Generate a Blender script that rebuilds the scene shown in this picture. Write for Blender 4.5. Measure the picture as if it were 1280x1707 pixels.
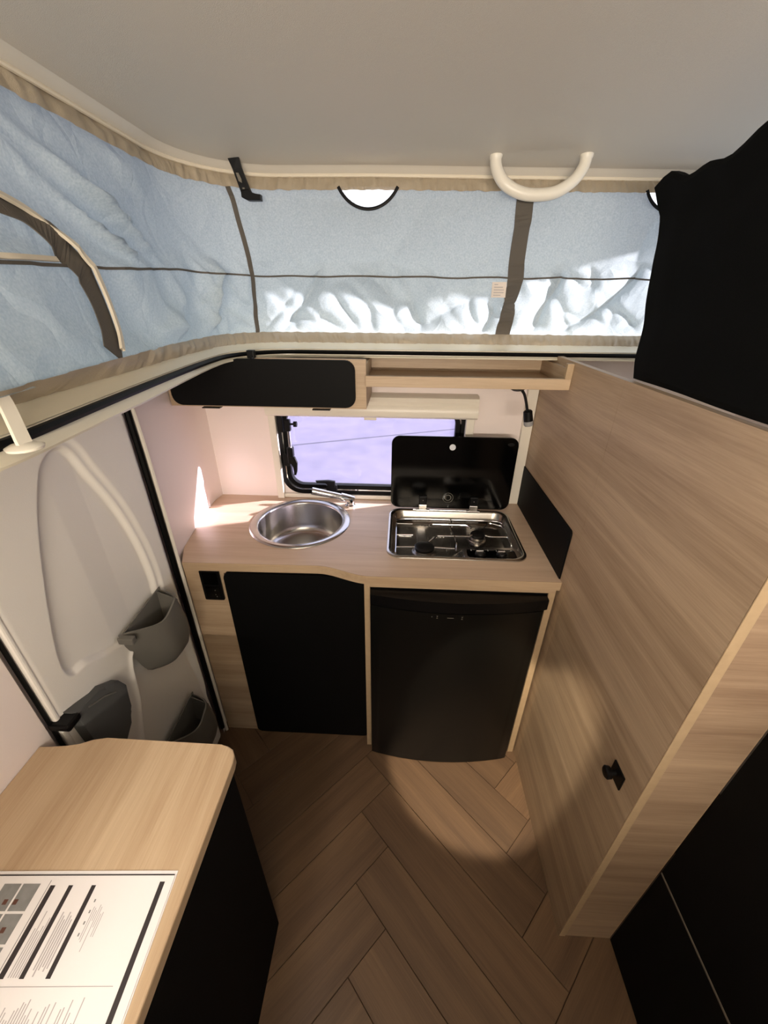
import bpy, bmesh, math, random
import numpy as np
from mathutils import Vector, Matrix, noise
random.seed(7)
for o in list(bpy.data.objects): bpy.data.objects.remove(o)
SC = bpy.context.scene
COL = SC.collection

# ------------------------------------------------------------------ camera
CAMZ = 1.60
R = ((0.99895974, 0.02863705, -0.03548732), (0.0448131, -0.472486, 0.88019814), (0.00843902, -0.8808728, -0.47327781))
cam = bpy.data.cameras.new('camera'); co = bpy.data.objects.new('camera', cam); COL.objects.link(co)
co.matrix_world = Matrix(((R[0][0], -R[0][1], -R[0][2], 0), (R[1][0], -R[1][1], -R[1][2], 0), (R[2][0], -R[2][1], -R[2][2], CAMZ), (0, 0, 0, 1)))
cam.sensor_fit = 'VERTICAL'; cam.sensor_height = 24; cam.lens = 656.92 / 1707 * 24
cam.clip_start = 0.02; cam.clip_end = 200
SC.camera = co

# ------------------------------------------------------------------ world, sun, lamps, exposure
W = bpy.data.worlds.new('daylight'); SC.world = W; W.use_nodes = True
W.node_tree.nodes['Background'].inputs[0].default_value = (0.87, 0.93, 1.0, 1)
W.node_tree.nodes['Background'].inputs[1].default_value = 1.3
sun = bpy.data.lights.new('sun', 'SUN'); so = bpy.data.objects.new('sun', sun); COL.objects.link(so)
sun.energy = 17.0; sun.angle = math.radians(1.2); sun.color = (1.0, 0.87, 0.84)
so.rotation_euler = Vector((-0.951 * .945, -0.31 * .945, -0.326)).to_track_quat('-Z', 'Y').to_euler(); so.location = (4, 4, 4)
SC.view_settings.view_transform = 'Standard'; SC.view_settings.look = 'None'
SC.view_settings.exposure = 0.66; SC.view_settings.gamma = 1.0; SC.view_settings.use_curve_mapping = False
KEY_E = 25.0; UP_E = 34.0; SPOT_E = 115.0

# ------------------------------------------------------------------ materials
def S(r, g, b):
    f = lambda c: (c / 255 / 12.92) if c / 255 <= .04045 else ((c / 255 + .055) / 1.055) ** 2.4
    return (f(r), f(g), f(b), 1)
def new(name):
    m = bpy.data.materials.new(name); m.use_nodes = True
    nt = m.node_tree; return m, nt, nt.nodes['Principled BSDF']
def lk(nt, a, b): nt.links.new(a, b)
def plain(name, col, rough=.5, metal=0, bump=0, bscale=200, spec=.5, var=0, coat=0):
    m, nt, b = new(name)
    b.inputs['Base Color'].default_value = col; b.inputs['Roughness'].default_value = rough
    b.inputs['Metallic'].default_value = metal; b.inputs['Specular IOR Level'].default_value = spec
    b.inputs['Coat Weight'].default_value = coat
    tc = nt.nodes.new('ShaderNodeTexCoord'); n = nt.nodes.new('ShaderNodeTexNoise')
    n.inputs['Scale'].default_value = bscale; n.inputs['Detail'].default_value = 3
    lk(nt, tc.outputs['Object'], n.inputs['Vector'])
    if bump:
        bp = nt.nodes.new('ShaderNodeBump'); bp.inputs['Strength'].default_value = bump; bp.inputs['Distance'].default_value = .001
        lk(nt, n.outputs['Fac'], bp.inputs['Height']); lk(nt, bp.outputs['Normal'], b.inputs['Normal'])
    if var:
        mx = nt.nodes.new('ShaderNodeMix'); mx.data_type = 'RGBA'; mx.blend_type = 'MULTIPLY'
        mx.inputs['A'].default_value = col; mx.inputs['Factor'].default_value = var
        lk(nt, n.outputs['Color'], mx.inputs['B'])
        g = nt.nodes.new('ShaderNodeRGBToBW'); lk(nt, n.outputs['Color'], g.inputs[0])
        lk(nt, g.outputs[0], mx.inputs['B']); lk(nt, mx.outputs['Result'], b.inputs['Base Color'])
    return m
def oak(name, axis, light, dark, rough=.45, rand=False, freq=1.0, contrast=1.0, rot=0):
    """wood grain running along axis (0,1,2) of the object's own coordinates"""
    m, nt, b = new(name)
    tc = nt.nodes.new('ShaderNodeTexCoord'); src = tc.outputs['Object']
    if rand:
        oi = nt.nodes.new('ShaderNodeObjectInfo'); mu = nt.nodes.new('ShaderNodeVectorMath'); mu.operation = 'SCALE'
        cb = nt.nodes.new('ShaderNodeCombineXYZ')
        for i in range(3): lk(nt, oi.outputs['Random'], cb.inputs[i])
        lk(nt, cb.outputs[0], mu.inputs[0]); mu.inputs['Scale'].default_value = 37
        ad = nt.nodes.new('ShaderNodeVectorMath'); lk(nt, src, ad.inputs[0]); lk(nt, mu.outputs[0], ad.inputs[1]); src = ad.outputs[0]
    def layer(al, ac, detail, rough_):
        mp = nt.nodes.new('ShaderNodeMapping'); sc = [ac * freq] * 3; sc[axis] = al * freq
        mp.inputs['Scale'].default_value = sc; mp.inputs['Rotation'].default_value = (rot, 0, 0) if axis == 1 else (0, 0, 0)
        lk(nt, src, mp.inputs[0])
        n = nt.nodes.new('ShaderNodeTexNoise'); n.inputs['Scale'].default_value = 1; n.inputs['Detail'].default_value = detail
        n.inputs['Roughness'].default_value = rough_; n.inputs['Distortion'].default_value = .6; lk(nt, mp.outputs[0], n.inputs['Vector']); return n
    a = layer(1.3, 22, 5, .6); f = layer(9, 330, 3, .6); g = layer(.5, 5, 2, .5)
    w1 = nt.nodes.new('ShaderNodeMath'); w1.operation = 'MULTIPLY_ADD'; lk(nt, a.outputs['Fac'], w1.inputs[0]); w1.inputs[1].default_value = .55 
    w2 = nt.nodes.new('ShaderNodeMath'); w2.operation = 'MULTIPLY_ADD'; lk(nt, f.outputs['Fac'], w2.inputs[0]); w2.inputs[1].default_value = .25
    w3 = nt.nodes.new('ShaderNodeMath'); w3.operation = 'MULTIPLY'; lk(nt, g.outputs['Fac'], w3.inputs[0]); w3.inputs[1].default_value = .35
    lk(nt, w3.outputs[0], w2.inputs[2]); lk(nt, w2.outputs[0], w1.inputs[2])
    r = nt.nodes.new('ShaderNodeValToRGB'); e = r.color_ramp.elements
    h = .17 / contrast
    e[0].position = .575 - h; e[0].color = dark; e[1].position = .575 + h; e[1].color = light
    lk(nt, w1.outputs[0], r.inputs[0]); out = r.outputs[0]
    if rand:
        hs = nt.nodes.new('ShaderNodeHueSaturation'); mr = nt.nodes.new('ShaderNodeMapRange')
        mr.inputs['To Min'].default_value = .86; mr.inputs['To Max'].default_value = 1.12
        lk(nt, oi.outputs['Random'], mr.inputs[0]); lk(nt, mr.outputs[0], hs.inputs['Value']); lk(nt, out, hs.inputs['Color']); out = hs.outputs[0]
    lk(nt, out, b.inputs['Base Color']); b.inputs['Roughness'].default_value = rough
    bp = nt.nodes.new('ShaderNodeBump'); bp.inputs['Strength'].default_value = .12; bp.inputs['Distance'].default_value = .0008
    lk(nt, f.outputs['Fac'], bp.inputs['Height']); lk(nt, bp.outputs['Normal'], b.inputs['Normal'])
    return m
OL, OD = S(200, 176, 146), S(158, 132, 104)
M = {}
M['oak_x'] = oak('oak laminate across', 0, OL, OD)
M['oak_y'] = oak('oak laminate lengthwise', 1, OL, OD)
M['oak_panel'] = oak('oak laminate partition', 1, S(196, 172, 143), S(146, 121, 96), contrast=1.1, freq=.8, rot=0.0)
M['oak_end'] = oak('oak laminate end face', 0, S(180, 155, 129), S(134, 109, 88), contrast=1.15)
M['oak_edge'] = plain('oak edge banding', S(192, 166, 132), .5, var=.25, bscale=60)
M['oak_worktop'] = oak('oak laminate worktop', 0, S(214, 190, 166), S(188, 160, 134), rough=.38)
M['oak_table'] = oak('oak laminate table', 1, S(208, 184, 152), S(174, 146, 114), rough=.42)
M['plank'] = oak('oak floor plank', 0, S(114, 88, 63), S(78, 57, 40), rough=.55, rand=True)
M['joint'] = plain('dark floor joint', S(58, 42, 30), .8, bump=.2)
M['wall'] = plain('white fibreglass wall', S(240, 228, 223), .45, bump=.15, bscale=350)
M['door'] = plain('off-white moulded plastic', S(236, 232, 224), .5, bump=.2, bscale=420)
M['cream'] = plain('cream painted aluminium', S(226, 218, 196), .28, bump=.02, spec=.6)
M['whiteplastic'] = plain('white plastic', S(232, 226, 212), .35, bump=.02)
M['ceil'] = plain('grey roof lining', S(208, 202, 191), .55, bump=.5, bscale=900)
M['cove'] = plain('glossy white roof edge', S(214, 208, 196), .22, bump=.02)
M['blackrub'] = plain('black rubber', S(5, 5, 5), .45, bump=.05, spec=.15)
M['blacklam'] = plain('matt black laminate', S(5, 5, 5), .6, bump=.1, bscale=500, spec=.15)
M['blackgloss'] = plain('black glass', S(3, 3, 3), .12, spec=.22, bump=.005)
M['blackplastic'] = plain('black plastic', S(6, 6, 7), .4, bump=.1, spec=.25)
M['fridge'] = plain('black brushed fridge door', S(9, 9, 8), .36, bump=.12, bscale=600, spec=.3)
M['blackbox'] = plain('black textured board', S(11, 10, 9), .8, bump=.3, bscale=700, spec=.1)
M['curtain'] = plain('black cloth', S(8, 9, 9), .95, bump=.5, bscale=1200, spec=.1)
M['grey'] = plain('grey moulded plastic', S(104, 101, 94), .5, bump=.15, bscale=400)
M['greydark'] = plain('dark grey cloth plastic', S(84, 85, 84), .7, bump=.4, bscale=160)
M['steel'] = plain('brushed stainless steel', S(196, 194, 192), .24, metal=1, bump=.06, bscale=300)
M['steeldark'] = plain('polished steel tray', S(180, 176, 170), .2, metal=1, bump=.05, bscale=200)
M['chrome'] = plain('chrome', S(226, 228, 230), .08, metal=1, bump=.005)
M['burner'] = plain('black enamel', S(12, 12, 12), .35, bump=.1)
M['hem'] = plain('beige webbing', S(182, 168, 146), .42, bump=.4, bscale=500, var=.2)
M['tape'] = plain('grey seam tape', S(92, 86, 78), .85, bump=.4, bscale=900)
M['piping'] = plain('cream piping', S(224, 214, 194), .5, bump=.1)
M['paper'] = plain('white paper', S(232, 228, 226), .6, bump=.05)
M['ink'] = plain('black print', S(46, 40, 40), .6, bump=.02)
M['inkgrey'] = plain('grey print', S(178, 172, 172), .7, bump=.02)
M['inkmid'] = plain('grey photo print', S(150, 150, 148), .7, var=.5, bscale=90)
M['brownink'] = plain('brown print', S(100, 62, 48), .7, var=.3, bscale=90)
M['greyline'] = plain('light grey edge strip', S(112, 106, 94), .6, bump=.1)
M['slab_joint'] = plain('dark slab joint', S(52, 52, 74), .9, bump=.1)
M['lens'] = plain('grey lamp lens', S(150, 150, 150), .25, bump=.02)
M['tag'] = plain('white cloth label', S(226, 216, 206), .8, bump=.2)
M['dot'] = plain('pale plastic plug', S(222, 226, 232), .4, bump=.02)

def canvas_mat():
    m, nt, b = new('blue grey tent cloth'); nodes = nt.nodes
    tc = nodes.new('ShaderNodeTexCoord'); mp = nodes.new('ShaderNodeMapping'); lk(nt, tc.outputs['Object'], mp.inputs[0])
    n = nodes.new('ShaderNodeTexNoise'); n.inputs['Scale'].default_value = 260; n.inputs['Detail'].default_value = 4; lk(nt, mp.outputs[0], n.inputs['Vector'])
    r = nodes.new('ShaderNodeValToRGB'); r.color_ramp.elements[0].color = S(158, 170, 174); r.color_ramp.elements[1].color = S(192, 200, 200)
    r.color_ramp.elements[0].position = .3; r.color_ramp.elements[1].position = .7
    lk(nt, n.outputs['Fac'], r.inputs[0]); lk(nt, r.outputs[0], b.inputs['Base Color']); b.inputs['Roughness'].default_value = .8
    b.inputs['Specular IOR Level'].default_value = .2
    tr = nodes.new('ShaderNodeBsdfTranslucent'); tr.inputs[0].default_value = S(184, 200, 212)
    mx = nodes.new('ShaderNodeMixShader'); mx.inputs[0].default_value = .29
    lk(nt, b.outputs[0], mx.inputs[1]); lk(nt, tr.outputs[0], mx.inputs[2])
    bp = nodes.new('ShaderNodeBump'); bp.inputs['Strength'].default_value = .25; bp.inputs['Distance'].default_value = .002
    n2 = nodes.new('ShaderNodeTexNoise'); n2.inputs['Scale'].default_value = 34; n2.inputs['Detail'].default_value = 6; lk(nt, mp.outputs[0], n2.inputs['Vector'])
    nd = nodes.new('ShaderNodeTexNoise'); nd.inputs['Scale'].default_value = 7; lk(nt, mp.outputs[0], nd.inputs['Vector'])
    va = nodes.new('ShaderNodeVectorMath'); va.operation = 'MULTIPLY_ADD'; lk(nt, nd.outputs['Color'], va.inputs[0]); va.inputs[1].default_value = (.22, .22, .22); lk(nt, mp.outputs[0], va.inputs[2])
    vo = nodes.new('ShaderNodeTexVoronoi'); vo.feature = 'DISTANCE_TO_EDGE'; vo.inputs['Scale'].default_value = 9; lk(nt, va.outputs[0], vo.inputs['Vector'])
    b2 = nodes.new('ShaderNodeBump'); b2.inputs['Strength'].default_value = .55; b2.inputs['Distance'].default_value = .016
    lk(nt, vo.outputs['Distance'], b2.inputs['Height']); lk(nt, bp.outputs['Normal'], b2.inputs['Normal'])
    lk(nt, n2.outputs['Fac'], bp.inputs['Height']); lk(nt, b2.outputs['Normal'], b.inputs['Normal']); lk(nt, b2.outputs['Normal'], tr.inputs['Normal'])
    lk(nt, mx.outputs[0], nodes['Material Output'].inputs[0]); return m
M['canvas'] = canvas_mat()
def film_mat(name, col, f, rough=.1):
    m, nt, b = new(name); nodes = nt.nodes
    tr = nodes.new('ShaderNodeBsdfTransparent'); tr.inputs[0].default_value = col
    tl = nodes.new('ShaderNodeBsdfTranslucent'); tl.inputs[0].default_value = (.95, .95, .97, 1)
    gl = nodes.new('ShaderNodeBsdfGlossy'); gl.inputs['Roughness'].default_value = rough
    n = nodes.new('ShaderNodeTexNoise'); n.inputs['Scale'].default_value = 14; n.inputs['Detail'].default_value = 5
    mr = nodes.new('ShaderNodeMapRange'); mr.inputs['To Min'].default_value = f * .6; mr.inputs['To Max'].default_value = f * 1.4
    lk(nt, n.outputs['Fac'], mr.inputs[0])
    mx = nodes.new('ShaderNodeMixShader'); lk(nt, mr.outputs[0], mx.inputs[0]); lk(nt, tr.outputs[0], mx.inputs[1]); lk(nt, tl.outputs[0], mx.inputs[2])
    m2 = nodes.new('ShaderNodeMixShader'); m2.inputs[0].default_value = .05; lk(nt, mx.outputs[0], m2.inputs[1]); lk(nt, gl.outputs[0], m2.inputs[2])
    lk(nt, m2.outputs[0], nodes['Material Output'].inputs[0]); nodes.remove(b); return m
M['pane'] = film_mat('acrylic window pane', (.91, .90, 1, 1), .03)
M['film'] = film_mat('milky vent film', (1, 1, 1, 1), .12, .3)
def ground_mat():
    m, nt, b = new('pale concrete ground')
    n = nt.nodes.new('ShaderNodeTexNoise'); n.inputs['Scale'].default_value = 3; n.inputs['Detail'].default_value = 6
    tc = nt.nodes.new('ShaderNodeTexCoord'); lk(nt, tc.outputs['Object'], n.inputs['Vector'])
    r = nt.nodes.new('ShaderNodeValToRGB'); r.color_ramp.elements[0].position = .3; r.color_ramp.elements[1].position = .75
    r.color_ramp.elements[0].color = S(92, 90, 114); r.color_ramp.elements[1].color = S(110, 106, 127)
    lk(nt, n.outputs['Fac'], r.inputs[0]); lk(nt, r.outputs[0], b.inputs['Base Color']); b.inputs['Roughness'].default_value = .8; return m
M['ground'] = ground_mat()

# ------------------------------------------------------------------ mesh helpers
def V3(*a): return Vector(a)
def box(bm, x0, x1, y0, y1, z0, z1, bev=0, seg=2):
    vs = [bm.verts.new((x, y, z)) for x in (x0, x1) for y in (y0, y1) for z in (z0, z1)]
    F = [(0, 1, 3, 2), (4, 6, 7, 5), (0, 4, 5, 1), (2, 3, 7, 6), (0, 2, 6, 4), (1, 5, 7, 3)]
    fs = [bm.faces.new([vs[i] for i in f]) for f in F]
    if bev:
        es = list({e for f in fs for e in f.edges})
        bmesh.ops.bevel(bm, geom=es, offset=bev, segments=seg, affect='EDGES', profile=.5)
def B(*a, **k):
    bm = bmesh.new(); box(bm, *a, **k); return bm
def prism(bm, pts, off, bev=0):
    """solid between polygon pts and the same polygon moved by off"""
    a = [bm.verts.new(p) for p in pts]; b = [bm.verts.new(Vector(p) + Vector(off)) for p in pts]; n = len(pts)
    fs = [bm.faces.new(a), bm.faces.new(b[::-1])]
    for i in range(n): fs.append(bm.faces.new((a[i], b[i], b[(i + 1) % n], a[(i + 1) % n])))
    if bev:
        es = list(fs[0].edges) + list(fs[1].edges)
        bmesh.ops.bevel(bm, geom=es, offset=bev, segments=2, affect='EDGES', profile=.5)
def rr(x0, x1, y0, y1, r, n=6):
    """rounded rectangle, r a number or four radii (x0y0, x1y0, x1y1, x0y1)"""
    if not hasattr(r, '__len__'): r = [r] * 4
    out = []
    for (cx, cy, a0, q) in ((x0, y0, 180, 0), (x1, y0, 270, 1), (x1, y1, 0, 2), (x0, y1, 90, 3)):
        rad = r[q]; mx = cx + (rad if cx == x0 else -rad); my = cy + (rad if cy == y0 else -rad)
        for i in range(n + 1):
            a = math.radians(a0 + 90 * i / n); out.append((mx + rad * math.cos(a), my + rad * math.sin(a)))
    return out
def XZ(p, y): return [(a, y, b) for a, b in p]
def YZ(p, x): return [(x, a, b) for a, b in p]
def XY(p, z): return [(a, b, z) for a, b in p]
def ring(bm, A, Bl, off):
    """frame between two matching loops, given depth"""
    n = len(A); off = Vector(off)
    va = [bm.verts.new(p) for p in A]; vb = [bm.verts.new(p) for p in Bl]
    wa = [bm.verts.new(Vector(p) + off) for p in A]; wb = [bm.verts.new(Vector(p) + off) for p in Bl]
    for i in range(n):
        j = (i + 1) % n
        bm.faces.new((va[i], va[j], vb[j], vb[i])); bm.faces.new((wa[i], wb[i], wb[j], wa[j]))
        bm.faces.new((va[i], wa[i], wa[j], va[j])); bm.faces.new((vb[i], vb[j], wb[j], wb[i]))
def tube(bm, path, r, n=10, closed=False, caps=True, flat=None):
    path = [Vector(p) for p in path]; m = len(path); rings = []
    rad = r if hasattr(r, '__len__') else [r] * m
    up = None
    for i, p in enumerate(path):
        a = path[(i - 1) % m] if (closed or i > 0) else p; b = path[(i + 1) % m] if (closed or i < m - 1) else p
        t = (b - a).normalized()
        if up is None: up = t.orthogonal().normalized() if abs(t.z) > .9 else (Vector((0, 0, 1)) - t * t.z).normalized()
        up = (up - t * up.dot(t)).normalized(); sd = t.cross(up)
        rings.append([bm.verts.new(p + (sd * math.cos(2 * math.pi * k / n) * (flat or 1) + up * math.sin(2 * math.pi * k / n)) * rad[i]) for k in range(n)])
    for i in range(m if closed else m - 1):
        A, Bq = rings[i], rings[(i + 1) % m]
        for k in range(n): bm.faces.new((A[k], A[(k + 1) % n], Bq[(k + 1) % n], Bq[k]))
    if caps and not closed: bm.faces.new(rings[0][::-1]); bm.faces.new(rings[-1])
def lathe(bm, prof, c, n=48, axis='z'):
    rings = []
    for r, h in prof:
        rg = []
        for k in range(n):
            a = 2 * math.pi * k / n; p = (r * math.cos(a), r * math.sin(a), h)
            if axis == 'x': p = (h, p[0], p[1])
            elif axis == 'y': p = (p[0], h, p[1])
            rg.append(bm.verts.new(Vector(p) + Vector(c)))
        rings.append(rg)
    for A, Bq in zip(rings, rings[1:]):
        for k in range(n): bm.faces.new((A[k], A[(k + 1) % n], Bq[(k + 1) % n], Bq[k]))
    if prof[0][0] > 1e-6: bm.faces.new(rings[0][::-1])
    if prof[-1][0] > 1e-6: bm.faces.new(rings[-1])
def grid(bm, P):
    vs = [[bm.verts.new(p) for p in row] for row in P]
    for i in range(len(P) - 1):
        for j in range(len(P[0]) - 1):
            bm.faces.new((vs[i][j], vs[i + 1][j], vs[i + 1][j + 1], vs[i][j + 1]))
    return vs
def smooth_path(pts, k=6):
    pts = [Vector(p) for p in pts]; out = []
    for i in range(len(pts) - 1):
        p0 = pts[max(i - 1, 0)]; p1, p2 = pts[i], pts[i + 1]; p3 = pts[min(i + 2, len(pts) - 1)]
        for j in range(k):
            t = j / k
            out.append(.5 * ((2 * p1) + (p2 - p0) * t + (2 * p0 - 5 * p1 + 4 * p2 - p3) * t * t + (3 * p1 - p0 - 3 * p2 + p3) * t ** 3))
    out.append(pts[-1]); return out

def wloc(o):
    v = Vector((0, 0, 0))
    while o: v = v + o.location; o = o.parent
    return v
def obj(name, bm, mat, parent=None, base=None, smooth=False, label=None, cat=None, group=None, kind=None, angle=35):
    """links bm (world coordinates) as one mesh object; its origin is base or its parent's origin"""
    if len(bm.faces): bmesh.ops.recalc_face_normals(bm, faces=bm.faces)
    me = bpy.data.meshes.new(name); org = Vector(base) if base else (wloc(parent) if parent else Vector((0, 0, 0)))
    bmesh.ops.translate(bm, verts=bm.verts, vec=-org)
    bm.to_mesh(me); bm.free(); me.materials.append(M[mat])
    if smooth:
        me.shade_smooth()
        if angle: me.set_sharp_from_angle(angle=math.radians(angle))
    o = bpy.data.objects.new(name, me); COL.objects.link(o)
    if parent: o.parent = parent; o.location = org - wloc(parent)
    else: o.location = org
    return tag(o, label, cat, group, kind)
def tag(o, label=None, cat=None, group=None, kind=None):
    if label: o['label'] = label
    if cat: o['category'] = cat
    if group: o['group'] = group
    if kind: o['kind'] = kind
    return o
def thing(name, loc, label, cat, group=None, kind=None):
    o = bpy.data.objects.new(name, None); COL.objects.link(o); o.location = loc; o.empty_display_size = .05
    return tag(o, label, cat, group, kind)

# ================================================================== SETTING
# ---- floor with herringbone planks
bm = B(-.80, 1.3, -1.3, 1.56, -.06, -.0045)
floor = obj('floor', bm, 'joint', kind='structure', label='oak herringbone plank floor of the camper', base=(0, 0, 0))
PW, PN = .1378, 5
def plank_mesh():
    b = bmesh.new(); g = .0007
    box(b, g, PW * PN - g, g, PW - g, -.0045, 0, bev=.0009, seg=1)
    me = bpy.data.meshes.new('plank'); b.to_mesh(me); b.free(); me.materials.append(M['plank']); return me
pm = plank_mesh(); r2 = math.sqrt(.5)
X0 = -.0985 - (PN - 1) * PW * r2; Y0 = .921 - (PN + 1) * PW * r2
def uv(u, v): return (X0 + (u - v) * PW * r2, Y0 + (u + v) * PW * r2)
for m_ in range(-2, 3):
    for k in range(-9, 8):
        for kind in 'HV':
            u, v = (k, k) if kind == 'H' else (k + PN, k + 1 - PN)
            u += m_ * PN; v -= m_ * PN
            cu, cv = (u + PN / 2, v + .5) if kind == 'H' else (u + .5, v + PN / 2)
            x, y = uv(cu, cv)
            if not (-.85 < x < .95 and -.55 < y < 1.35): continue
            o = bpy.data.objects.new('plank', pm); COL.objects.link(o); o.parent = floor
            if kind == 'H': o.location = (*uv(u, v), 0); o.rotation_euler.z = math.pi / 4
            else: o.location = (*uv(u + 1, v), 0); o.rotation_euler.z = 3 * math.pi / 4

# ---- ground outside
bm = bmesh.new(); box(bm, -14, 14, -10, 22, -.62, -.55)
ground = obj('ground', bm, 'ground', kind='structure', label='pale concrete ground outside the window', base=(0, 0, -.55))
bm = bmesh.new(); prism(bm, [(-10, 2.90, -.5498), (10, 11.02, -.5498), (10, 11.08, -.5498), (-10, 2.96, -.5498)], (0, 0, .001))
obj('joint_line', bm, 'slab_joint', ground)

# ---- loops of the pop-up roof
def loop(xl, xr, yf, yb, r, warp=0, skew=0):
    n = [70, 40, 130, 24, 30, 10, 30, 10]; P = []
    cs = [((xl + r, yb - r), 180), ((xr - r, yb - r), 90), ((xr - r, yf + r), 0), ((xl + r, yf + r), -90)]
    ends = [((xl, yf + r), (xl, yb - r)), ((xl + r, yb), (xr - r, yb)), ((xr, yb - r), (xr, yf + r)), ((xr - r, yf), (xl + r, yf))]
    for q in range(4):
        (a, b) = ends[q]
        for i in range(n[2 * q]): t = i / n[2 * q]; P.append((a[0] + (b[0] - a[0]) * t, a[1] + (b[1] - a[1]) * t))
        (c, a0) = cs[q]
        for i in range(n[2 * q + 1]):
            ang = math.radians(a0 - 90 * i / n[2 * q + 1]); P.append((c[0] + r * math.cos(ang), c[1] + r * math.sin(ang)))
    P = np.array(P)
    w = np.clip((1.12 - P[:, 1]) / .68, 0, 1) ** 1.25 * warp
    left = np.clip((.1 - P[:, 0]) / .3, 0, 1); P[:, 0] += w * left
    bk = np.clip((P[:, 1] - .6) / .5, 0, 1); P[:, 1] += skew * np.clip(P[:, 0] + .1, 0, 1) * bk
    return P
def normals(P):
    t = np.roll(P, -1, 0) - np.roll(P, 1, 0); t /= np.linalg.norm(t, axis=1)[:, None]
    return np.stack([-t[:, 1], t[:, 0]], 1)          # outward
XR, YF = 1.16, -1.12
L_strip = loop(-.522, XR - .07, YF + .1, 1.362, .19, .066, .012)
L_cream = loop(-.540, XR - .05, YF + .08, 1.400, .20, .040, .012)
L_bot = loop(-.566, XR - .03, YF + .05, 1.442, .21, .100, .005)
L_top = loop(-.606, XR, YF, 1.392, .25, 0, .045)
L_ceil = loop(-.606, XR, YF, 1.398, .25, 0, .06)
N_strip = normals(L_strip); NL = len(L_strip)
def sweep(bm, prof, closed_prof=False):
    """prof: list of (loop, outward offset, z)"""
    P = []
    for lp, d, z in prof:
        q = lp + normals(lp) * d; P.append([(x, y, z) for x, y in q] + [(q[0][0], q[0][1], z)])
    if closed_prof: P.append(P[0])
    grid(bm, P); bmesh.ops.remove_doubles(bm, verts=bm.verts, dist=1e-6)
# rim of the body that carries the tent
bm = bmesh.new()
sweep(bm, [(L_strip, .26, 1.4355), (L_strip, .03, 1.4335), (L_strip, .006, 1.433), (L_strip, -.004, 1.435), (L_strip, -.005, 1.4385), (L_strip, .002, 1.4425), (L_strip, .003, 1.4575),
           (L_strip, .001, 1.460), (L_cream, -.006, 1.4685), (L_cream, -.001, 1.4735), (L_cream, .008, 1.4762), (L_strip, .26, 1.478)])
for v in bm.verts:
    if v.co.z < 1.441 and v.co.x < 0: v.co.z -= .010 * max(0, min(1, (1.25 - v.co.y) / .5))
rim = obj('trim_1', bm, 'cream', kind='structure', smooth=True, label='cream rim running around the roof opening', base=(0, 0, 1.43))
bm = bmesh.new(); sweep(bm, [(L_strip, .004, 1.4435), (L_strip, -.003, 1.4445), (L_strip, -.0055, 1.450), (L_strip, -.003, 1.4555), (L_strip, .004, 1.4565)])
obj('rubber_strip', bm, 'blackrub', rim, smooth=True)
bm = bmesh.new(); box(bm, -.474, -.452, 1.262, 1.283, 1.440, 1.463, bev=.002); lathe(bm, [(.0, -.01), (.005, -.009), (.005, 0), (0, .002)], (-.457, 1.262, 1.440), 12, 'y')
obj('clip', bm, 'blackplastic', rim)

# ---- roof lining
bm = bmesh.new()
sweep(bm, [(L_ceil, .03, 1.899), (L_ceil, .0, 1.9045), (L_ceil, -.012, 1.909), (L_ceil, -.018, 1.916), (L_ceil, -.027, 1.921)])
cv = obj('ceiling_edge', bm, 'cove', smooth=True)
bm = bmesh.new()
sweep(bm, [(L_ceil, -.026, 1.9206), (L_ceil, -.075, 1.929), (L_ceil, -.14, 1.934)])
q = L_ceil + normals(L_ceil) * -.14
vs = [bm.verts.new((x, y, 1.934)) for x, y in q]; f = bm.faces.new(vs)
bmesh.ops.remove_doubles(bm, verts=bm.verts, dist=1e-5)
# upper skin so that the roof has thickness
q = L_ceil + normals(L_ceil) * .25
vs = [bm.verts.new((x, y, 1.97)) for x, y in q]; bm.faces.new(vs)
lo = [bm.verts.new((x, y, 1.93)) for x, y in q]
for i in range(NL): bm.faces.new((vs[i], vs[(i + 1) % NL], lo[(i + 1) % NL], lo[i]))
ceil = obj('ceiling', bm, 'ceil', kind='structure', smooth=True, label='grey lined pop-up roof', base=(0, 0, 1.934))
cv.parent = ceil; cv.location = -ceil.location
bm = bmesh.new(); q = L_ceil + normals(L_ceil) * -.004
tube(bm, [(x, y, 1.9035) for x, y in q], .0045, 8, closed=True)
obj('ceiling_piping', bm, 'piping', ceil, smooth=True)

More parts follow.
